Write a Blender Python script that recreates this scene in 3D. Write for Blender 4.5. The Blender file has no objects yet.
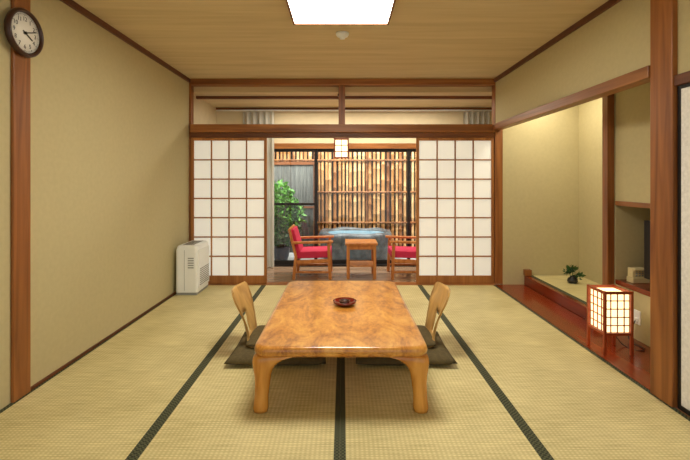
import bpy, bmesh, math, random
from mathutils import Vector, Matrix
random.seed(4)
sc = bpy.context.scene
sc.view_settings.view_transform = 'Standard'

def L(c):
    o=[]
    for v in c:
        v/=255.0
        o.append(v/12.92 if v<=0.04045 else ((v+0.055)/1.055)**2.4)
    return (o[0],o[1],o[2],1.0)

def newmat(name):
    m=bpy.data.materials.new(name); m.use_nodes=True
    nt=m.node_tree; b=nt.nodes.get('Principled BSDF')
    return m,nt,b

def plain(name,c,rough=0.6,metal=0.0,coat=0.0,noise=0.06,nscale=8.0,bump=0.0,bscale=60.0):
    m,nt,b=newmat(name)
    b.inputs['Roughness'].default_value=rough
    b.inputs['Metallic'].default_value=metal
    b.inputs['Coat Weight'].default_value=coat
    tc=nt.nodes.new('ShaderNodeTexCoord')
    n=nt.nodes.new('ShaderNodeTexNoise'); n.inputs['Scale'].default_value=nscale
    n.inputs['Detail'].default_value=4
    nt.links.new(tc.outputs['Object'],n.inputs['Vector'])
    r=nt.nodes.new('ShaderNodeValToRGB')
    a=L(c)
    r.color_ramp.elements[0].position=0.3; r.color_ramp.elements[1].position=0.7
    r.color_ramp.elements[0].color=tuple(x*(1-noise*1.5) for x in a[:3])+(1,)
    r.color_ramp.elements[1].color=tuple(min(1,x*(1+noise*1.5)) for x in a[:3])+(1,)
    nt.links.new(n.outputs['Fac'],r.inputs['Fac'])
    nt.links.new(r.outputs['Color'],b.inputs['Base Color'])
    if bump>0:
        n2=nt.nodes.new('ShaderNodeTexNoise'); n2.inputs['Scale'].default_value=bscale
        n2.inputs['Detail'].default_value=5
        nt.links.new(tc.outputs['Object'],n2.inputs['Vector'])
        bp=nt.nodes.new('ShaderNodeBump'); bp.inputs['Strength'].default_value=bump
        bp.inputs['Distance'].default_value=0.01
        nt.links.new(n2.outputs['Fac'],bp.inputs['Height'])
        nt.links.new(bp.outputs['Normal'],b.inputs['Normal'])
    return m

def wood(name,c1,c2,axis='Z',rough=0.4,coat=0.0,scale=14.0,stretch=0.06,dist=1.0,lo=0.32,hi=0.68):
    m,nt,b=newmat(name)
    b.inputs['Roughness'].default_value=rough
    b.inputs['Coat Weight'].default_value=coat
    b.inputs['Coat Roughness'].default_value=0.08
    tc=nt.nodes.new('ShaderNodeTexCoord'); mp=nt.nodes.new('ShaderNodeMapping')
    s=[1,1,1]; s['XYZ'.index(axis)]=stretch
    mp.inputs['Scale'].default_value=s
    nt.links.new(tc.outputs['Object'],mp.inputs['Vector'])
    n=nt.nodes.new('ShaderNodeTexNoise'); n.inputs['Scale'].default_value=scale
    n.inputs['Detail'].default_value=6; n.inputs['Distortion'].default_value=dist
    nt.links.new(mp.outputs['Vector'],n.inputs['Vector'])
    r=nt.nodes.new('ShaderNodeValToRGB')
    r.color_ramp.elements[0].position=lo; r.color_ramp.elements[1].position=hi
    r.color_ramp.elements[0].color=L(c1); r.color_ramp.elements[1].color=L(c2)
    nt.links.new(n.outputs['Fac'],r.inputs['Fac'])
    nt.links.new(r.outputs['Color'],b.inputs['Base Color'])
    return m

def burl(name):
    m,nt,b=newmat(name)
    b.inputs['Roughness'].default_value=0.28; b.inputs['Coat Weight'].default_value=0.7; b.inputs['Coat Roughness'].default_value=0.08
    tc=nt.nodes.new('ShaderNodeTexCoord')
    mp=nt.nodes.new('ShaderNodeMapping'); mp.inputs['Scale'].default_value=(1,0.45,1)
    nt.links.new(tc.outputs['Object'],mp.inputs['Vector'])
    n=nt.nodes.new('ShaderNodeTexNoise'); n.inputs['Scale'].default_value=6.0; n.inputs['Detail'].default_value=10; n.inputs['Distortion'].default_value=1.8; n.inputs['Roughness'].default_value=0.65
    nt.links.new(mp.outputs[0],n.inputs['Vector'])
    n2=nt.nodes.new('ShaderNodeTexNoise'); n2.inputs['Scale'].default_value=60; n2.inputs['Detail'].default_value=4
    nt.links.new(mp.outputs[0],n2.inputs['Vector'])
    c=nt.nodes.new('ShaderNodeMath'); c.operation='MULTIPLY_ADD'; c.inputs[1].default_value=0.25
    nt.links.new(n2.outputs['Fac'],c.inputs[0])
    d=nt.nodes.new('ShaderNodeMath'); d.operation='MULTIPLY'; d.inputs[1].default_value=0.75
    nt.links.new(n.outputs['Fac'],d.inputs[0]); nt.links.new(d.outputs[0],c.inputs[2])
    r=nt.nodes.new('ShaderNodeValToRGB')
    e=r.color_ramp.elements
    e[0].position=0.36; e[0].color=L((148,84,26)); e[1].position=0.66; e[1].color=L((232,176,88))
    k=e.new(0.5); k.color=L((204,138,54))
    nt.links.new(c.outputs[0],r.inputs['Fac']); nt.links.new(r.outputs['Color'],b.inputs['Base Color'])
    bp=nt.nodes.new('ShaderNodeBump'); bp.inputs['Strength'].default_value=0.12; bp.inputs['Distance'].default_value=0.01
    nt.links.new(n.outputs['Fac'],bp.inputs['Height']); nt.links.new(bp.outputs['Normal'],b.inputs['Coat Normal'])
    return m

def emit(name,c,strength,base=None):
    m,nt,b=newmat(name)
    b.inputs['Base Color'].default_value=L(base or c)
    b.inputs['Emission Color'].default_value=L(c)
    b.inputs['Emission Strength'].default_value=strength
    return m

def paper(name,c,tr=0.4,em=0.0):
    m,nt,b=newmat(name)
    nt.nodes.remove(b)
    out=nt.nodes['Material Output']
    d=nt.nodes.new('ShaderNodeBsdfDiffuse'); t=nt.nodes.new('ShaderNodeBsdfTranslucent')
    d.inputs['Color'].default_value=L(c); t.inputs['Color'].default_value=L(c)
    mx=nt.nodes.new('ShaderNodeMixShader'); mx.inputs[0].default_value=tr
    nt.links.new(d.outputs[0],mx.inputs[1]); nt.links.new(t.outputs[0],mx.inputs[2])
    last=mx
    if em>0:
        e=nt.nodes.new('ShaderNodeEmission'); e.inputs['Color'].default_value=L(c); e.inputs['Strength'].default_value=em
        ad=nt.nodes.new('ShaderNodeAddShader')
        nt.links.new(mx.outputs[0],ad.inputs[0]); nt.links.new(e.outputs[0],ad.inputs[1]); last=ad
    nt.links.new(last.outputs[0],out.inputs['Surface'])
    return m

def glassmat(name):
    m,nt,b=newmat(name); nt.nodes.remove(b)
    out=nt.nodes['Material Output']
    t=nt.nodes.new('ShaderNodeBsdfTransparent'); g=nt.nodes.new('ShaderNodeBsdfGlossy')
    g.inputs['Roughness'].default_value=0.02
    t.inputs['Color'].default_value=(0.97,0.98,0.98,1)
    mx=nt.nodes.new('ShaderNodeMixShader'); mx.inputs[0].default_value=0.04
    nt.links.new(t.outputs[0],mx.inputs[1]); nt.links.new(g.outputs[0],mx.inputs[2])
    nt.links.new(mx.outputs[0],out.inputs['Surface'])
    return m

def tatamimat():
    m,nt,b=newmat('tatami_rush'); b.inputs['Roughness'].default_value=0.5
    tc=nt.nodes.new('ShaderNodeTexCoord')
    w=nt.nodes.new('ShaderNodeTexWave'); w.wave_type='BANDS'; w.bands_direction='Y'
    w.inputs['Scale'].default_value=18.0; w.inputs['Distortion'].default_value=0.6
    w.inputs['Detail'].default_value=1.0
    nt.links.new(tc.outputs['Object'],w.inputs['Vector'])
    w2=nt.nodes.new('ShaderNodeTexWave'); w2.wave_type='BANDS'; w2.bands_direction='X'
    w2.inputs['Scale'].default_value=14.0; w2.inputs['Distortion'].default_value=0.4
    nt.links.new(tc.outputs['Object'],w2.inputs['Vector'])
    n=nt.nodes.new('ShaderNodeTexNoise'); n.inputs['Scale'].default_value=2.2; n.inputs['Detail'].default_value=6
    nt.links.new(tc.outputs['Object'],n.inputs['Vector'])
    mp=nt.nodes.new('ShaderNodeMapping'); mp.inputs['Scale'].default_value=(3,90,1)
    nt.links.new(tc.outputs['Object'],mp.inputs['Vector'])
    n3=nt.nodes.new('ShaderNodeTexNoise'); n3.inputs['Scale'].default_value=2.0
    nt.links.new(mp.outputs[0],n3.inputs['Vector'])
    mul=nt.nodes.new('ShaderNodeMath'); mul.operation='MULTIPLY'
    nt.links.new(w.outputs['Fac'],mul.inputs[0]); nt.links.new(w2.outputs['Fac'],mul.inputs[1])
    ad=nt.nodes.new('ShaderNodeMath'); ad.operation='MULTIPLY_ADD'; ad.inputs[1].default_value=0.22
    nt.links.new(mul.outputs[0],ad.inputs[0]); 
    av=nt.nodes.new('ShaderNodeMath'); av.operation='MULTIPLY_ADD'; av.inputs[1].default_value=0.65
    nt.links.new(n3.outputs['Fac'],av.inputs[0])
    sc2=nt.nodes.new('ShaderNodeMath'); sc2.operation='MULTIPLY'; sc2.inputs[1].default_value=0.40
    nt.links.new(n.outputs['Fac'],sc2.inputs[0])
    nt.links.new(sc2.outputs[0],av.inputs[2]); nt.links.new(av.outputs[0],ad.inputs[2])
    r=nt.nodes.new('ShaderNodeValToRGB')
    r.color_ramp.elements[0].position=0.32; r.color_ramp.elements[1].position=0.82
    r.color_ramp.elements[0].color=L((170,156,98)); r.color_ramp.elements[1].color=L((238,226,172))
    nt.links.new(ad.outputs[0],r.inputs['Fac']); nt.links.new(r.outputs['Color'],b.inputs['Base Color'])
    bp=nt.nodes.new('ShaderNodeBump'); bp.inputs['Strength'].default_value=0.25; bp.inputs['Distance'].default_value=0.003
    nt.links.new(mul.outputs[0],bp.inputs['Height']); nt.links.new(bp.outputs['Normal'],b.inputs['Normal'])
    return m

def edgemat():
    m,nt,b=newmat('tatami_edging'); b.inputs['Roughness'].default_value=0.8
    tc=nt.nodes.new('ShaderNodeTexCoord')
    ck=nt.nodes.new('ShaderNodeTexChecker'); ck.inputs['Scale'].default_value=90
    ck.inputs['Color1'].default_value=L((36,40,26)); ck.inputs['Color2'].default_value=L((86,90,62))
    nt.links.new(tc.outputs['Object'],ck.inputs['Vector']); nt.links.new(ck.outputs['Color'],b.inputs['Base Color'])
    return m

M={}
M['wall']=plain('sand_plaster_wall',(194,182,140),0.9,noise=0.02,nscale=30,bump=0.15,bscale=220)
M['ceil']=wood('ceiling_board',(200,180,138),(216,196,154),'X',0.8,0,9,0.08)
M['woodZ']=wood('cedar_upright',(116,66,28),(166,104,52),'Z',0.4)
M['woodX']=wood('cedar_rail_x',(122,72,30),(178,116,58),'X',0.4)
M['woodY']=wood('cedar_rail_y',(120,72,34),(170,112,60),'Y',0.4)
M['darkY']=wood('dark_trim_y',(82,42,20),(112,62,32),'Y',0.5)
M['darkX']=wood('dark_trim_x',(90,50,22),(130,76,36),'X',0.5)
M['shoji_wood']=wood('shoji_frame_wood',(144,88,40),(180,120,62),'Z',0.5)
M['shoji']=paper('shoji_paper_glow',(246,245,238),0.35,0.20)  # slight emission added to brighten the paper, which is no lamp
M['tatami']=tatamimat(); M['edge']=edgemat()
M['redfloor']=wood('lacquered_red_board',(98,30,10),(144,54,20),'Y',0.22,0.25,6,0.08)
M['table']=burl('honey_burl_lacquer')
M['tableleg']=wood('honey_leg_lacquer',(184,114,36),(230,168,78),'Z',0.25,0.5,9,0.2,1.0)
M['plywood']=wood('bent_plywood',(184,140,76),(220,178,108),'Z',0.35,0.2,10,0.1)
M['cushion']=plain('olive_cushion_cloth',(92,80,50),0.95,noise=0.12,nscale=40,bump=0.3,bscale=200)
M['chairwood']=wood('chair_wood',(168,98,42),(206,136,70),'Z',0.35)
M['red']=plain('crimson_upholstery',(196,40,78),0.8,noise=0.05)
M['white']=plain('white_plastic',(246,250,252),0.35,noise=0.01)
M['grey']=plain('grey_plastic',(150,154,156),0.5,noise=0.02)
M['dark']=plain('dark_plastic',(20,19,20),0.35,noise=0.02)
M['alu']=plain('dark_aluminium',(34,32,32),0.4,metal=0.3,noise=0.02)
M['stone']=plain('bath_stone',(78,86,90),0.35,noise=0.4,nscale=9,bump=0.8,bscale=14)
M['tile']=plain('patio_stone',(168,172,170),0.6,noise=0.15,nscale=7,bump=0.4,bscale=30)
M['vfloor']=wood('veranda_boards',(132,104,80),(176,146,118),'X',0.18,0.4,10,0.1)
M['water']=plain('water',(130,176,196),0.05,noise=0.1,nscale=5,bump=0.2,bscale=10)
M['bambooA']=wood('bamboo_culm',(140,88,44),(220,170,108),'Z',0.4,0,7,0.2,0.6,0.3,0.7)
M['bambooB']=wood('bamboo_culm_brown',(104,60,30),(178,120,66),'Z',0.4,0,7,0.2,0.6,0.3,0.7)
M['bambooC']=wood('bamboo_culm_pale',(176,126,76),(238,200,144),'Z',0.4,0,7,0.2,0.6,0.3,0.7)
M['reed']=wood('dark_reed',(66,70,68),(112,116,110),'Z',0.8,0,30,0.05)
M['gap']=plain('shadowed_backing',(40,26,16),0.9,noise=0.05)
M['leaf']=plain('leaf_green',(88,156,52),0.5,noise=0.4,nscale=12)
M['leaf2']=plain('dark_leaf',(44,84,34),0.5,noise=0.3,nscale=20)
M['pot']=plain('glazed_pot',(40,46,58),0.3,noise=0.1)
M['vase']=plain('dark_vase',(40,42,44),0.4,noise=0.1)
M['curtain']=paper('curtain_cloth',(204,202,190),0.3)
M['lacq']=plain('maroon_lacquer',(110,22,20),0.2,coat=0.5,noise=0.05)
M['lacq_in']=plain('dark_lacquer',(60,18,16),0.25,coat=0.5,noise=0.05)
M['fusuma']=plain('fusuma_paper',(236,234,232),0.8,noise=0.06,nscale=60)
M['clockrim']=plain('clock_rim',(58,30,20),0.3,noise=0.05)
M['clockface']=plain('clock_face',(248,246,238),0.6,noise=0.01)
M['black']=plain('black_ink',(18,16,16),0.5,noise=0.01)
M['cream']=plain('cream_plaster',(214,200,166),0.9,noise=0.03)
M['glass']=glassmat('window_glass')
M['lampframe']=wood('lantern_frame',(140,52,20),(176,80,36),'Z',0.4)
M['panel']=emit('ceiling_lamp_diffuser',(255,247,230),29.0)
M['andon']=emit('andon_paper',(255,230,172),1.9)
M['pend']=emit('pendant_paper',(255,232,184),2.2)
M['phone']=plain('beige_phone',(220,206,160),0.5,noise=0.02)

class B:
    def __init__(s): s.bm=bmesh.new(); s.mats=[]
    def mi(s,m):
        if m not in s.mats: s.mats.append(m)
        return s.mats.index(m)
    def face(s,vs,m,smooth=False):
        try: f=s.bm.faces.new(vs)
        except ValueError: return
        f.material_index=s.mi(m); f.smooth=smooth
    def box(s,x0,x1,y0,y1,z0,z1,m,mtx=None):
        P=[(x0,y0,z0),(x1,y0,z0),(x1,y1,z0),(x0,y1,z0),(x0,y0,z1),(x1,y0,z1),(x1,y1,z1),(x0,y1,z1)]
        if mtx: P=[mtx@Vector(p) for p in P]
        v=[s.bm.verts.new(p) for p in P]
        for q in [(0,3,2,1),(4,5,6,7),(0,1,5,4),(1,2,6,5),(2,3,7,6),(3,0,4,7)]:
            s.face([v[i] for i in q],m)
    def beam(s,a,b,w,d,m,up=(0,0,1)):
        a=Vector(a);b=Vector(b);z=(b-a); ln=z.length; z.normalize()
        u=Vector(up)
        if abs(z.dot(u))>0.98: u=Vector((0,1,0))
        x=u.cross(z).normalized(); y=z.cross(x)
        mt=Matrix((x,y,z)).transposed().to_4x4(); mt.translation=a
        s.box(-w/2,w/2,-d/2,d/2,0,ln,m,mt)
    def loft(s,rings,m,cap=True,smooth=True,closed=True):
        R=[[s.bm.verts.new(p) for p in r] for r in rings]
        n=len(R[0])
        for i in range(len(R)-1):
            for j in range(n if closed else n-1):
                k=(j+1)%n
                s.face([R[i][j],R[i][k],R[i+1][k],R[i+1][j]],m,smooth)
        if cap:
            s.face(list(reversed(R[0])),m); s.face(R[-1],m)
        return R
    def cyl(s,a,b,r0,r1,m,n=16,cap=True):
        a=Vector(a);b=Vector(b);z=(b-a).normalized()
        u=Vector((0,0,1)) if abs(z.z)<0.9 else Vector((1,0,0))
        x=u.cross(z).normalized(); y=z.cross(x)
        def ring(c,r): return [c+x*(r*math.cos(2*math.pi*i/n))+y*(r*math.sin(2*math.pi*i/n)) for i in range(n)]
        s.loft([ring(a,r0),ring(b,r1)],m,cap)
    def lathe(s,prof,m,c=(0,0,0),n=32,mtx=None,cap=True):
        rings=[]
        for r,z in prof:
            ring=[]
            for i in range(n):
                t=2*math.pi*i/n
                p=Vector((r*math.cos(t),r*math.sin(t),z))
                if mtx: p=mtx@p
                ring.append(p+Vector(c))
            rings.append(ring)
        s.loft(rings,m,cap)
    def done(s,name,bevel=0.0,seg=2,recalc=True,lift=0.0):
        bm=s.bm
        if recalc: bmesh.ops.recalc_face_normals(bm,faces=bm.faces)
        xs=[v.co.x for v in bm.verts]; ys=[v.co.y for v in bm.verts]; zs=[v.co.z for v in bm.verts]
        c=Vector(((min(xs)+max(xs))/2,(min(ys)+max(ys))/2,min(zs)))
        bmesh.ops.translate(bm,verts=bm.verts,vec=-c)
        me=bpy.data.meshes.new(name); bm.to_mesh(me); bm.free()
        for m in s.mats: me.materials.append(M[m])
        o=bpy.data.objects.new(name,me); o.location=c+Vector((0,0,lift))
        sc.collection.objects.link(o)
        if bevel>0:
            md=o.modifiers.new('bevel','BEVEL'); md.width=bevel; md.segments=seg; md.limit_method='ANGLE'
            md.angle_limit=math.radians(50)
        return o
def one(name,x0,x1,y0,y1,z0,z1,m,bevel=0.0):
    b=B(); b.box(x0,x1,y0,y1,z0,z1,m); return b.done(name,bevel)

XL,XR,YB,H=-1.90,1.86,5.155,2.525
Y0=-0.56
YO=6.30   # outer window plane
XW=2.35   # tv wall plane

# ---------------- room shell
b=B(); b.box(-2.05,1.86,Y0,5.20,-0.12,-0.05,'cream'); b.done('floor')
one('wall_left',-2.02,XL,Y0,5.20,-0.05,H,'wall')
one('ceiling',-2.02,2.02,Y0,5.20,H,H+0.08,'ceil')
one('wall_right_upper',XR+0.01,XR+0.08,2.49,5.09,1.965,H,'wall')
b=B(); b.box(XR+0.01,XR+0.08,Y0,2.32,1.86,H,'wall'); b.done('wall_right_near')
b=B(); b.box(XR+0.10,3.0,5.09,5.20,-0.05,2.42,'wall'); b.done('wall_alcove_end')
b=B(); b.box(2.89,3.0,3.66,5.09,-0.05,2.42,'wall'); b.done('wall_alcove_back')
one('ceiling_alcove',XR+0.08,3.0,2.49,5.20,2.42,2.5,'ceil')
b=B(); b.box(XW,3.0,3.58,3.655,-0.05,2.42,'wall'); b.done('wall_partition')
b=B(); b.box(XW,2.44,2.40,3.575,1.10,2.42,'wall'); b.box(2.44,3.0,2.40,3.575,1.10,1.16,'wall'); b.done('wall_tv_upper')
b=B(); b.box(XW,2.44,2.40,3.575,-0.05,0.385,'wall'); b.done('wall_tv_lower')
one('wall_tv_back',2.94,3.0,2.40,3.575,-0.05,1.10,'wall')
one('wall_tv_end',1.97,3.0,2.30,2.40,-0.05,2.42,'wall')
b=B(); b.box(XW-0.01,2.94,2.42,3.57,0.385,0.425,'redfloor'); b.done('tv_shelf',0.004)
b=B(); b.box(XW-0.012,XW+0.03,2.42,3.57,1.06,1.10,'woodY'); b.done('trim_tv_header',0.003)
b=B(); b.box(XR+0.005,XW,2.40,5.09,-0.05,0.0,'redfloor'); b.box(XW,2.89,3.66,5.09,-0.05,-0.005,'redfloor'); b.done('floor_board_alcove')
one('door_sill_right',XR+0.0005,XR+0.10,Y0,2.318,-0.05,0.002,'woodY')
# tokonoma platform
b=B(); b.box(2.22,2.27,3.68,5.085,0.002,0.115,'redfloor'); b.box(2.27,2.885,3.67,5.085,0.002,0.09,'darkY')
b.box(2.32,2.885,3.68,5.08,0.09,0.115,'tatami'); b.box(2.27,2.32,3.68,5.08,0.09,0.117,'edge'); b.done('tokonoma_platform',0.003)
one('tokonoma_end_block',2.21,2.29,5.03,5.089,0.118,0.19,'woodZ',0.003)

# tatami
xs=[XL,-0.965,-0.015,0.935,XR]
ys=[5.06,3.20,1.32,Y0]
for i in range(4):
    for j in range(3):
        b=B(); a,c=xs[i],xs[i+1]; y1,y0=ys[j],ys[j+1]; e=0.028
        b.box(a+e+0.0005,c-e-0.0005,y0+0.001,y1-0.001,-0.05,0.0,'tatami')
        b.box(a+0.0005,a+e,y0+0.001,y1-0.001,-0.05,0.001,'edge')
        b.box(c-e,c-0.0005,y0+0.001,y1-0.001,-0.05,0.001,'edge')
        b.done('tatami_mat')
one('door_sill',XL,XR,5.06,5.20,-0.05,0.004,'woodX',0.002)

# posts
def post(x0,x1,y0,y1,z0,z1): return one('wooden_post',x0,x1,y0,y1,z0,z1,'woodZ',0.004)
post(XL,XL+0.02,2.37,2.50,0.002,H)
post(XR-0.02,XR+0.08,2.32,2.488,0.002,H)
post(XR+0.002,XR+0.10,5.09,5.20,0.006,H)
post(XL,XL+0.03,5.12,5.20,0.006,H)
post(2.285,2.345,3.585,3.66,0.002,2.42)
# trims
one('trim_1',XL,XL+0.025,Y0,5.10,H-0.045,H,'darkY',0.003)
one('trim_2',XR-0.015,XR+0.01,2.49,5.09,H-0.045,H,'darkY',0.003)
one('trim_3',XR-0.015,XR+0.01,Y0,2.32,H-0.045,H,'darkY',0.003)
one('baseboard_left',XL,XL+0.012,2.50,5.05,0.002,0.018,'darkY')
one('lintel_beam_right',XR-0.03,XR+0.07,2.49,5.09,1.89,1.965,'woodY',0.004)
one('door_track_right',XR-0.01,XR+0.08,Y0,2.32,1.80,1.86,'darkY',0.003)
b=B(); b.box(XL+0.03,XR,5.10,5.18,1.805,1.865,'darkX'); b.box(XL+0.03,XR,5.07,5.20,1.865,1.965,'woodX'); b.done('lintel_beam_back',0.004)
one('top_rail_back',XL+0.03,XR,5.08,5.20,2.45,H,'woodX',0.004)
b=B(); b.box(-0.055,0.025,5.10,5.18,1.965,2.45,'woodZ'); b.done('transom_post',0.004)

# fusuma on the right foreground
b=B(); x0,x1=XR+0.005,XR+0.035; ya,yb=0.42,2.315; f=0.02
b.box(x0+0.004,x1-0.008,ya+f,yb-f,0.03,1.78,'fusuma')
b.box(x0,x1,ya,ya+f,0.004,1.80,'dark'); b.box(x0,x1,yb-f,yb,0.004,1.80,'dark')
b.box(x0,x1,ya+f,yb-f,0.004,0.03,'dark'); b.box(x0,x1,ya+f,yb-f,1.78,1.80,'dark')
b.done('door_fusuma',0.002)

# ---------------- shoji
def shoji(x0,x1,y,name):
    b=B(); z0,z1=0.006,1.803; f=0.032; zb=0.105
    b.box(x0,x0+f,y,y+0.03,z0,z1,'shoji_wood'); b.box(x1-f,x1,y,y+0.03,z0,z1,'shoji_wood')
    b.box(x0+f,x1-f,y,y+0.03,z1-0.035,z1,'shoji_wood'); b.box(x0+f,x1-f,y,y+0.03,z0,zb,'shoji_wood')
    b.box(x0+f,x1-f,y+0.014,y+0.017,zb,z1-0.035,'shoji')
    X0,X1,Z0,Z1=x0+f,x1-f,zb,z1-0.035
    for i in range(1,4):
        c=X0+(X1-X0)*i/4; b.box(c-0.008,c+0.008,y+0.001,y+0.0135,Z0,Z1,'shoji_wood')
    for i in range(1,7):
        c=Z0+(Z1-Z0)*i/7; b.box(X0,X1,y+0.002,y+0.0132,c-0.008,c+0.008,'shoji_wood')
    return b.done(name)
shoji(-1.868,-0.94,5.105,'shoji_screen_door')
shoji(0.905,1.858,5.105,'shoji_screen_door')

# ---------------- veranda
one('floor_veranda',-2.0,2.45,5.20,YO+0.12,-0.10,-0.03,'vfloor')
one('wall_veranda_left',-2.0,-1.92,5.20,YO,-0.03,2.38,'cream')
one('wall_veranda_right',2.37,2.45,5.20,YO,-0.03,2.38,'cream')
one('ceiling_veranda',-2.0,2.45,5.20,YO+0.12,2.38,2.46,'ceil')
one('wall_veranda_header',-2.0,2.45,YO,YO+0.12,1.80,2.38,'cream')
one('trim_4',-1.92,2.37,5.42,5.47,2.345,2.38,'darkX')
one('trim_5',-1.92,2.37,YO-0.03,YO,2.33,2.38,'darkX')
one('trim_6',-1.92,2.37,YO-0.02,YO+0.0,1.76,1.84,'woodX')
# window
def sash(b,x0,x1,y):
    w=0.045;z0,z1=0.0,1.76
    b.box(x0,x0+w,y,y+0.03,z0,z1,'alu'); b.box(x1-w,x1,y,y+0.03,z0,z1,'alu')
    b.box(x0+w,x1-w,y,y+0.03,z0,z0+0.06,'alu'); b.box(x0+w,x1-w,y,y+0.03,z1-0.045,z1,'alu')
    b.box(x0+w,x1-w,y+0.012,y+0.018,z0+0.06,z1-0.045,'glass')
b=B(); b.box(-1.92,2.37,YO+0.001,YO+0.11,-0.03,0.0,'alu'); b.box(-1.92,2.37,YO+0.001,YO+0.11,1.76,1.80,'alu')
sash(b,-1.85,-0.39,YO+0.02); sash(b,-0.44,1.03,YO+0.06); sash(b,0.98,2.36,YO+0.02)
b.box(-1.805,-0.435,YO+0.022,YO+0.048,0.90,0.935,'alu')
b.done('window_1')
def curtain(x0,x1,y,z0,z1):
    b=B(); n=60; r=[[],[]]
    for i in range(n+1):
        t=i/n; x=x0+(x1-x0)*t; yy=y+0.03*math.sin(t*math.pi*2*5)
        r[0].append((x,yy,z0)); r[1].append((x,yy,z1))
    b.loft(r,'curtain',cap=False,closed=False); o=b.done('curtain',recalc=False); return o
curtain(-1.50,-1.03,YO-0.09,-0.02,2.31)
curtain(1.80,2.20,YO-0.09,-0.02,2.31)
b=B(); b.cyl((-1.9,YO-0.09,2.325),(2.36,YO-0.09,2.325),0.012,0.012,'white'); b.done('curtain_rod')

# pendant lantern
b=B(); cx,cy=-0.02,5.30; z0,z1=1.56,1.80; h=0.085
b.box(cx-h+0.01,cx+h-0.01,cy-h+0.01,cy+h-0.01,z0+0.012,z1-0.012,'pend')
for sx in(-1,1):
    for sy in(-1,1): b.box(cx+sx*h-0.008,cx+sx*h+0.008,cy+sy*h-0.008,cy+sy*h+0.008,z0,z1,'lampframe')
for z in (z0+0.008,z0+0.08,z1-0.08,z1-0.008):
    for sy in(-1,1): b.box(cx-h,cx+h,cy+sy*h-0.005,cy+sy*h+0.005,z-0.005,z+0.005,'lampframe'); b.box(cx+sy*h-0.005,cx+sy*h+0.005,cy-h,cy+h,z-0.005,z+0.005,'lampframe')
for sy in(-1,1): b.box(cx-0.004,cx+0.004,cy+sy*h-0.005,cy+sy*h+0.005,z0,z1,'lampframe'); b.box(cx+sy*h-0.005,cx+sy*h+0.005,cy-0.004,cy+0.004,z0,z1,'lampframe')
b.box(cx-h-0.01,cx+h+0.01,cy-h-0.01,cy+h+0.01,z1,z1+0.02,'lampframe')
b.cyl((cx,cy,z1+0.02),(cx,cy,2.36),0.006,0.006,'dark',8); b.cyl((cx,cy,2.35),(cx,cy,2.38),0.05,0.05,'dark',20)
b.done('pendant_lantern')

# veranda chairs
def vchair(cx,cy,d):
    b=B(); z=-0.03; w=0.25
    def X(u): return cx+d*u
    for s_ in(-1,1):
        y=cy+s_*w
        b.beam((X(0.23),y,z),(X(0.21),y,0.45),0.04,0.035,'chairwood')
        b.beam((X(-0.25),y,z),(X(-0.22),y,0.28),0.04,0.035,'chairwood')
        b.beam((X(-0.22),y,0.27),(X(-0.31),y,0.64),0.04,0.035,'chairwood')
        b.beam((X(-0.27),y,0.455),(X(0.27),y,0.47),0.06,0.03,'chairwood')
        b.beam((X(-0.22),y,0.20),(X(0.22),y,0.22),0.03,0.05,'chairwood')
        b.beam((X(-0.23),y,0.07),(X(0.22),y,0.07),0.025,0.03,'chairwood')
    b.beam((X(0.21),cy-w,0.21),(X(0.21),cy+w,0.21),0.03,0.05,'chairwood')
    b.beam((X(-0.22),cy-w,0.19),(X(-0.22),cy+w,0.19),0.03,0.05,'chairwood')
    b.beam((X(-0.305),cy-w,0.62),(X(-0.305),cy+w,0.62),0.03,0.05,'chairwood')
    b.beam((X(-0.22),cy,0.285),(X(0.24),cy,0.30),0.44,0.09,'red')
    b.beam((X(-0.19),cy,0.31),(X(-0.285),cy,0.62),0.44,0.06,'red',up=(1,0,0))
    return b
def fixchair(cx,cy,d):
    b=vchair(cx,cy,d); return b.done('lounge_chair',0.008,2)
fixchair(-0.40,5.72,1); fixchair(0.88,5.72,-1)
b=B(); x0,x1,y0,y1=0.03,0.46,5.47,5.87
b.box(x0,x1,y0,y1,0.42,0.45,'chairwood'); b.box(x0+0.03,x1-0.03,y0+0.03,y1-0.03,0.13,0.15,'chairwood')
for x in(x0+0.02,x1-0.06):
    for y in(y0+0.02,y1-0.06): b.box(x,x+0.04,y,y+0.04,-0.03,0.42,'chairwood')
b.box(x0+0.03,x1-0.03,y0+0.03,y0+0.05,0.36,0.42,'chairwood'); b.box(x0+0.03,x1-0.03,y1-0.05,y1-0.03,0.36,0.42,'chairwood')
b.box(x0+0.03,x0+0.05,y0+0.03,y1-0.03,0.36,0.42,'chairwood'); b.box(x1-0.05,x1-0.03,y0+0.03,y1-0.03,0.36,0.42,'chairwood')
b.done('side_table',0.004)

# ---------------- garden
one('ground_patio',-3.2,3.6,YO+0.12,8.6,-0.2,-0.10,'tile')
b=B(); x=-3.1
while x<3.4:
    r=0.022+random.random()*0.016; yy=8.25+random.uniform(-0.03,0.01)
    top=2.45+random.uniform(-0.05,0.05); k=random.uniform(0,0.2)
    pts=[(r*0.98,-0.1)]
    q=-0.1+k
    while q<top-0.05:
        pts+=[(r*0.94,q-0.012),(r*1.12,q),(r*0.94,q+0.012)]; q+=0.30
    pts.append((r,top))
    b.lathe(pts,random.choice(['bambooA','bambooA','bambooB','bambooC']),c=(x,yy,0),n=8)
    x+=2*r+random.uniform(0.010,0.030)
for z in(0.45,1.05,1.68): b.cyl((-3.1,8.19,z),(3.4,8.19,z),0.018,0.018,'bambooB',10)
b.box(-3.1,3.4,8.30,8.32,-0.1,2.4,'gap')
b.done('bamboo_fence')
b=B(); x=-3.0
while x<-0.52:
    b.cyl((x,7.95,-0.1),(x,7.95,1.62),0.012,0.012,'reed',6); x+=0.026
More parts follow.
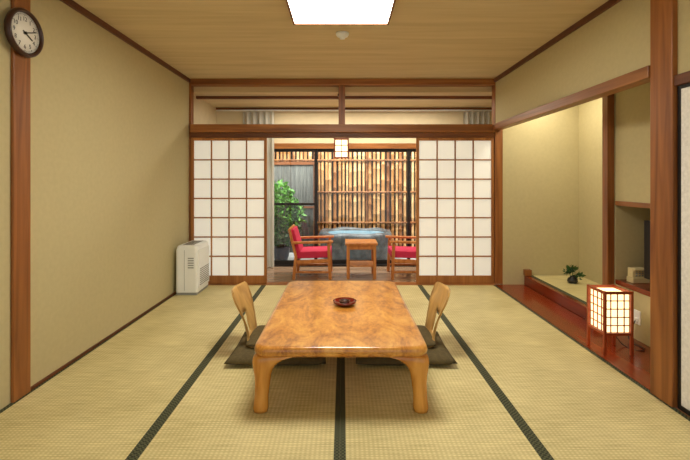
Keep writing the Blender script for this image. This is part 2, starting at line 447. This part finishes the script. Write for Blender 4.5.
b.box(-3.0,-0.5,7.97,7.99,-0.1,1.6,'reed'); b.box(-3.0,-0.5,7.92,7.94,0.75,0.79,'darkX'); b.box(-3.0,-0.5,7.92,7.99,1.58,1.64,'darkX')
b.box(-0.56,-0.50,7.91,7.99,-0.1,1.64,'darkX')
b.done('reed_screen')
# stone bath
b=B(); n=48; cx,cy=0.22,7.40
def ring(rx,ry,z,j,sd):
    R=[]
    rnd=random.Random(sd)
    ph=[rnd.uniform(0,6.28) for _ in range(4)]
    for i in range(n):
        t=2*math.pi*i/n
        f=1+j*(0.5*math.sin(3*t+ph[0])+0.4*math.sin(5*t+ph[1])+0.3*math.sin(9*t+ph[2]))
        ex=0.75
        c,s_=math.cos(t),math.sin(t)
        R.append((cx+rx*f*math.copysign(abs(c)**ex,c),cy+ry*f*math.copysign(abs(s_)**ex,s_),z+j*0.25*math.sin(7*t+ph[3])))
    return R
b.loft([ring(0.56,0.46,-0.11,0.0,1),ring(0.60,0.52,0.05,0.03,1),ring(0.63,0.55,0.22,0.05,1),ring(0.65,0.55,0.33,0.05,1),ring(0.62,0.52,0.385,0.05,1),ring(0.56,0.46,0.385,0.05,1),ring(0.53,0.44,0.35,0.04,1),ring(0.51,0.42,0.20,0.02,1)],'stone')
b.loft([ring(0.53,0.44,0.325,0.0,1),ring(0.525,0.435,0.338,0.0,1)],'water')
b.done('stone_bath')
# shrub
def leafcloud(b,c,r,nl,size,m):
    for _ in range(nl):
        while True:
            p=Vector((random.uniform(-1,1),random.uniform(-1,1),random.uniform(-1,1)))
            if p.length<1: break
        p=Vector((p.x*r[0],p.y*r[1],p.z*r[2]))+Vector(c)
        d=Vector((random.uniform(-1,1),random.uniform(-1,1),random.uniform(-0.4,1))).normalized()
        s_=d.cross(Vector((random.uniform(-1,1),random.uniform(-1,1),0.3))).normalized()
        l=size*random.uniform(0.7,1.3)
        v=[b.bm.verts.new(q) for q in (p,p+d*l*0.5+s_*l*0.22,p+d*l,p+d*l*0.5-s_*l*0.22)]
        b.face(v,m)
b=B(); px,py=-1.05,7.05
b.lathe([(0.10,-0.10),(0.13,0.0),(0.155,0.14),(0.165,0.16),(0.14,0.16),(0.13,0.12),(0.001,0.12)],'pot',c=(px,py,0),n=28)
for i in range(7):
    a=i*0.9; b.cyl((px+0.03*math.cos(a),py+0.03*math.sin(a),0.11),(px+0.15*math.cos(a),py+0.15*math.sin(a),0.7+0.05*i),0.012,0.006,'reed',6)
leafcloud(b,(px-0.05,py,0.95),(0.26,0.24,0.30),800,0.085,'leaf')
leafcloud(b,(px+0.10,py+0.05,0.68),(0.28,0.26,0.34),500,0.085,'leaf')
leafcloud(b,(px+0.10,py+0.1,0.65),(0.28,0.26,0.36),700,0.085,'leaf2')
leafcloud(b,(px,py,0.40),(0.22,0.22,0.25),450,0.08,'leaf2')
b.done('potted_shrub',recalc=False)

# ---------------- low table
b=B(); TX,TW,TY0,TY1=-0.012,0.485,2.26,3.80
def rrect(x0,x1,y0,y1,r,z,k=6):
    P=[]
    for (cx,cy,a0) in ((x1-r,y1-r,0),(x0+r,y1-r,90),(x0+r,y0+r,180),(x1-r,y0+r,270)):
        for i in range(k+1):
            a=math.radians(a0+90*i/k); P.append((cx+r*math.cos(a),cy+r*math.sin(a),z))
    return P
x0,x1=TX-TW,TX+TW
def tr(ins,z): return rrect(x0+ins,x1-ins,TY0+ins,TY1-ins,0.07,z)
b.loft([tr(0.03,0.300),tr(0.012,0.303),tr(0.002,0.315),tr(0.0,0.335),tr(0.004,0.350),tr(0.014,0.358),tr(0.024,0.360)],'table')
prof=[(0.0,0.080,0.002),(0.02,0.084,0.0),(0.08,0.078,0.006),(0.15,0.084,0.008),(0.20,0.096,0.004),(0.24,0.118,-0.002),(0.27,0.150,-0.004),(0.29,0.185,-0.002),(0.304,0.235,0.004),(0.31,0.26,0.014)]
for sx in(0,1):
    for sy in(0,1):
        R=[]
        for z,w,off in prof:
            a0=x0+off if sx==0 else x1-off-w; c0=TY0+off if sy==0 else TY1-off-w
            R.append(rrect(a0,a0+w,c0,c0+w,min(0.04,w*0.42),z,4))
        b.loft(R,'tableleg')
b.box(x0+0.12,x1-0.12,TY0+0.10,TY0+0.13,0.275,0.301,'tableleg'); b.box(x0+0.12,x1-0.12,TY1-0.13,TY1-0.10,0.275,0.301,'tableleg')
b.done('low_table',lift=0.0015)
# lacquer tray/bowl
b=B(); b.lathe([(0.045,0.3620),(0.06,0.3635),(0.082,0.378),(0.088,0.392),(0.084,0.393),(0.074,0.380),(0.05,0.370),(0.001,0.369)],'lacq',c=(0.012,3.05,0),n=40)
b.lathe([(0.030,0.370),(0.036,0.378),(0.040,0.394),(0.036,0.394),(0.030,0.382),(0.001,0.380)],'lacq_in',c=(0.012,3.05,0),n=24)
b.done('lacquer_bowl')

# ---------------- zaisu with zabuton
def pillow(cc,cy,hx,hy,zc,h,name,lift=0):
    b=B(); n=18
    top=[];bot=[]
    for i in range(n+1):
        rt=[];rb=[]
        for j in range(n+1):
            u=-1+2*i/n; v=-1+2*j/n
            e=(1-abs(u)**6)*(1-abs(v)**6); hgt=h*max(e,0)**0.4
            pin=1-0.03*(1-(abs(u)*abs(v))**2)*(1 if max(abs(u),abs(v))>0.95 else 0)
            x=cc+hx*u*pin; y=cy+hy*v*pin
            rt.append(b.bm.verts.new((x,y,zc+hgt)))
            rb.append(rt[-1] if (i in(0,n) or j in(0,n)) else b.bm.verts.new((x,y,zc-hgt)))
        top.append(rt);bot.append(rb)
    for i in range(n):
        for j in range(n):
            b.face([top[i][j],top[i+1][j],top[i+1][j+1],top[i][j+1]],'cushion',True)
            b.face([bot[i][j],bot[i][j+1],bot[i+1][j+1],bot[i+1][j]],'cushion',True)
    return b.done(name)
def zaisu(cx,cy,d):
    b=B(); zo=0.070
    prof=[(0.46,0.0,0.17),(0.40,0.0,0.18),(0.2,0.0,0.18),(0.06,0.0,0.17),(0.025,0.004,0.155),(0.005,0.02,0.14),(-0.005,0.05,0.13),(-0.02,0.10,0.13),(-0.03,0.15,0.14),(-0.045,0.20,0.16),(-0.06,0.25,0.185),(-0.075,0.29,0.20),(-0.092,0.33,0.205),(-0.108,0.37,0.20),(-0.118,0.39,0.17)]
    m=12; th=0.012
    def pt(i,j,off):
        u,z,w=prof[i]; t=-1+2*j/m
        a=prof[max(0,i-1)]; c=prof[min(len(prof)-1,i+1)]
        tx,tz=c[0]-a[0],c[1]-a[1]; l=math.hypot(tx,tz); nx,nz=tz/l,-tx/l
        cv=0.04*(t*t)*min(1,z/0.06)
        return (cx+d*(u+cv+nx*off),cy+w*t,zo+z+nz*off)
    V=[[[b.bm.verts.new(pt(i,j,o)) for j in range(m+1)] for i in range(len(prof))] for o in (0,th)]
    hole=lambda i,j: 6<=i<=8 and 4<=j<=7
    N=len(prof)-1
    ok=lambda i,j: 0<=i<N and 0<=j<m and not hole(i,j)
    for i in range(N):
        for j in range(m):
            if hole(i,j): continue
            for k in (0,1): b.face([V[k][i][j],V[k][i][j+1],V[k][i+1][j+1],V[k][i+1][j]],'plywood',True)
            for (di,dj,p,q) in ((-1,0,(i,j),(i,j+1)),(1,0,(i+1,j),(i+1,j+1)),(0,-1,(i,j),(i+1,j)),(0,1,(i,j+1),(i+1,j+1))):
                if not ok(i+di,j+dj): b.face([V[0][p[0]][p[1]],V[0][q[0]][q[1]],V[1][q[0]][q[1]],V[1][p[0]][p[1]]],'plywood')
    # padded seat cover
    R=[]
    for ins,z in ((0.0,0.0125),(-0.012,0.018),(-0.012,0.03),(0.0,0.038),(0.03,0.042)):
        xa,xb=sorted((cx+d*(0.03+ins),cx+d*(0.475-ins)))
        R.append(rrect(xa,xb,cy-0.185+ins,cy+0.185-ins,0.04,zo+z,4))
    b.loft(R,'cushion')
    b.done('zaisu_floor_chair')
    pillow(cx+d*0.26,cy-0.06,0.345,0.30,0.0365,0.033,'zabuton_cushion')
zaisu(-0.72,3.16,1); zaisu(0.69,3.16,-1)

# ---------------- air purifier
b=B(); x0,x1,y0,y1=-1.86,-1.615,4.60,5.00
b.box(x0+0.01,x1-0.01,y0+0.01,y1-0.01,0.0,0.03,'grey')
b.loft([rrect(x0,x1,y0,y1,0.03,0.03),rrect(x0,x1,y0,y1,0.03,0.50),rrect(x0+0.02,x1-0.01,y0,y1,0.03,0.545),rrect(x0+0.05,x1-0.03,y0+0.01,y1-0.01,0.03,0.555)],'white',smooth=False)
b.box(x1,x1+0.012,y0+0.025,y1-0.025,0.07,0.50,'white')
for i in range(9):
    z=0.10+i*0.022; b.box(x1+0.012,x1+0.015,y0+0.05,y1-0.05,z,z+0.010,'grey')
for i in range(7):
    y=y0+0.04+i*0.048; b.box(x0+0.07,x1-0.05,y,y+0.02,0.555,0.557,'dark')
b.box(x0+0.10,x0+0.104,y0-0.002,y0,0.05,0.50,'grey')
for i in range(5): b.box(x0+0.14,x1-0.04,y0-0.003,y0,0.30+i*0.026,0.312+i*0.026,'grey')
b.done('air_purifier',0.006,lift=0.002)

# ---------------- clock
mt=Matrix(((0,0,1,XL+0.021),(1,0,0,2.425),(0,1,0,2.135),(0,0,0,1)))
b=B(); R=0.138
b.lathe([(R-0.01,0),(R,0.012),(R,0.028),(R-0.008,0.038),(R-0.020,0.036),(R-0.024,0.022)],'clockrim',n=56,mtx=mt,cap=False)
b.lathe([(R-0.02,0.0),(R-0.02,0.020),(0.0005,0.020)],'clockface',n=56,mtx=mt)
for i in range(60):
    a=math.radians(i*6); l=0.010 if i%5==0 else 0.005; w=0.0025 if i%5==0 else 0.001
    q=mt@Matrix.Rotation(a,4,'Z'); b.box(-w/2,w/2,R-0.030-l,R-0.030,0.020,0.0212,'black',q)
def hand(ang,l,w,z):
    q=mt@Matrix.Rotation(-math.radians(ang),4,'Z'); b.box(-w/2,w/2,-0.02,l,z,z+0.0015,'black',q)
hand(118,0.062,0.008,0.023); hand(70,0.088,0.006,0.026)
b.lathe([(0.008,0.02),(0.008,0.03),(0.0005,0.031)],'black',n=16,mtx=mt)
clock=b.done('wall_clock')
bpy.context.view_layer.update()
for h in range(1,13):
    cu=bpy.data.curves.new('num','FONT'); cu.body=str(h); cu.size=0.034; cu.align_x='CENTER'; cu.align_y='CENTER'; cu.extrude=0.0004
    t=bpy.data.objects.new('numtmp',cu); sc.collection.objects.link(t); bpy.context.view_layer.update()
    me=bpy.data.meshes.new_from_object(t.evaluated_get(bpy.context.evaluated_depsgraph_get()))
    bpy.data.objects.remove(t)
    me.materials.clear(); me.materials.append(M['black'])
    o=bpy.data.objects.new('numeral_%d'%h,me); sc.collection.objects.link(o)
    a=math.radians(h*30); r=0.080
    W=mt@Matrix.Translation((r*math.sin(a),r*math.cos(a),0.0206))
    o.parent=clock; o.matrix_parent_inverse=clock.matrix_world.inverted(); o.matrix_world=W

# ---------------- ceiling lamp + smoke detector
b=B(); x0,x1,y0,y1=-0.385,0.355,2.46,3.22
b.box(x0+0.015,x1-0.015,y0+0.015,y1-0.015,H-0.035,H-0.001,'panel')
for (a,c,d,e) in ((x0,x1,y0,y0+0.015),(x0,x1,y1-0.015,y1),(x0,x0+0.015,y0+0.015,y1-0.015),(x1-0.015,x1,y0+0.015,y1-0.015)):
    b.box(a,c,d,e,H-0.045,H,'darkX')
b.done('ceiling_lamp')
b=B(); b.lathe([(0.055,H),(0.055,H-0.015),(0.045,H-0.03),(0.025,H-0.034),(0.022,H-0.05),(0.001,H-0.052)],'white',c=(-0.005,3.52,0),n=32); b.done('smoke_detector')

# ---------------- andon floor lantern
b=B(); x0,x1,y0,y1=1.905,2.10,3.02,3.22; z0,z1=0.155,0.455
b.box(x0+0.012,x1-0.012,y0+0.012,y1-0.012,z0+0.01,z1-0.01,'andon')
for x in(x0,x1):
    for y in(y0,y1): b.box(x-0.009,x+0.009,y-0.009,y+0.009,0.001,z1+0.012,'lampframe')
for z in (z0,z1):
    for y in(y0,y1): b.box(x0,x1,y-0.008,y+0.008,z-0.009,z+0.009,'lampframe')
    for x in(x0,x1): b.box(x-0.008,x+0.008,y0,y1,z-0.009,z+0.009,'lampframe')
for i in range(1,5):
    z=z0+(z1-z0)*i/5
    for y in(y0+0.008,y1-0.008): b.box(x0,x1,y-0.003,y+0.003,z-0.003,z+0.003,'lampframe')
    for x in(x0+0.008,x1-0.008): b.box(x-0.003,x+0.003,y0,y1,z-0.003,z+0.003,'lampframe')
for i in range(1,4):
    x=x0+(x1-x0)*i/4; y=y0+(y1-y0)*i/4
    for yy in(y0+0.008,y1-0.008): b.box(x-0.003,x+0.003,yy-0.003,yy+0.003,z0,z1,'lampframe')
    for xx in(x0+0.008,x1-0.008): b.box(xx-0.003,xx+0.003,y-0.003,y+0.003,z0,z1,'lampframe')
b.done('floor_lantern')
# outlet + cord
b=B(); b.box(XW-0.01,XW,3.27,3.34,0.13,0.24,'white'); b.box(XW-0.022,XW-0.01,3.29,3.32,0.15,0.18,'white'); b.done('wall_outlet',0.002)
cu=bpy.data.curves.new('power_cord','CURVE'); cu.dimensions='3D'; cu.bevel_depth=0.004
sp=cu.splines.new('BEZIER'); pts=[(2.33,3.305,0.165),(2.27,3.30,0.03),(2.24,3.10,0.006),(2.16,3.18,0.006),(2.12,3.22,0.06)]
sp.bezier_points.add(len(pts)-1)
for p,c in zip(sp.bezier_points,pts): p.co=c; p.handle_left_type=p.handle_right_type='AUTO'
o=bpy.data.objects.new('power_cord',cu); sc.collection.objects.link(o); cu.materials.append(M['dark'])

# phone and tv
b=B(); X=2.46
b.box(X-0.07,X+0.07,3.42,3.50,0.426,0.47,'phone'); b.box(X-0.06,X+0.06,3.44,3.50,0.47,0.545,'phone')
for i in range(3):
    for j in range(3): b.box(X-0.035+i*0.025,X-0.02+i*0.025,3.435,3.441,0.48+j*0.018,0.492+j*0.018,'grey')
b.cyl((X-0.055,3.435,0.535),(X+0.055,3.435,0.535),0.013,0.013,'phone',12)
b.done('telephone',0.004)
b=B(); b.box(2.45,2.49,2.62,3.38,0.48,0.95,'dark'); b.box(2.46,2.49,2.95,3.05,0.44,0.48,'dark'); b.box(2.41,2.57,2.80,3.20,0.426,0.44,'dark')
b.done('television',0.004)

# ikebana on the platform
b=B(); c=(2.60,4.70,0.117)
b.lathe([(0.04,0),(0.055,0.02),(0.05,0.05),(0.025,0.065),(0.028,0.075),(0.018,0.075),(0.001,0.06)],'vase',c=c,n=24)
for (dx,dy,dz) in ((-0.05,0,0.12),(0.02,0.03,0.15),(0.06,-0.02,0.08),(-0.02,-0.03,0.16)):
    b.cyl((c[0],c[1],c[2]+0.06),(c[0]+dx,c[1]+dy,c[2]+dz),0.003,0.002,'leaf2',6)
    leafcloud(b,(c[0]+dx,c[1]+dy,c[2]+dz),(0.04,0.03,0.03),28,0.05,'leaf2')
b.done('ikebana_arrangement',recalc=False)

# ---------------- light
w=bpy.data.worlds.new('World'); sc.world=w; w.use_nodes=True
bg=w.node_tree.nodes['Background']; bg.inputs['Color'].default_value=(1.0,0.95,0.85,1); bg.inputs['Strength'].default_value=0.85
def area(name,loc,rot,sx,sy,p,c):
    l=bpy.data.lights.new(name,'AREA'); l.shape='RECTANGLE'; l.size=sx; l.size_y=sy; l.energy=p; l.color=c
    o=bpy.data.objects.new(name,l); o.location=loc; o.rotation_euler=rot; sc.collection.objects.link(o)
area('veranda_fill_light',(0.2,5.75,2.33),(0,0,0),2.5,0.3,36,(1,0.92,0.78))  # added fill for the veranda and shoji paper, no real fixture
area('alcove_fill_light',(2.35,4.5,2.40),(0,0,0),0.25,0.8,16,(1,0.92,0.74))  # added fill that lifts the dark alcove, hidden behind the beam
area('garden_daylight_fill',(0.0,7.0,2.9),(math.radians(25),0,0),5,1,250,(1,0.97,0.93))  # added area lamp aimed at the fence, standing in for daylight

cam=bpy.data.cameras.new('Camera'); co=bpy.data.objects.new('Camera',cam); sc.collection.objects.link(co)
co.location=(0,0,1.27); co.rotation_euler=(math.radians(90),0,0)
cam.sensor_width=36; cam.lens=415/690*36; cam.shift_x=2/690; cam.shift_y=-49/690; cam.clip_start=0.05
sc.camera=co
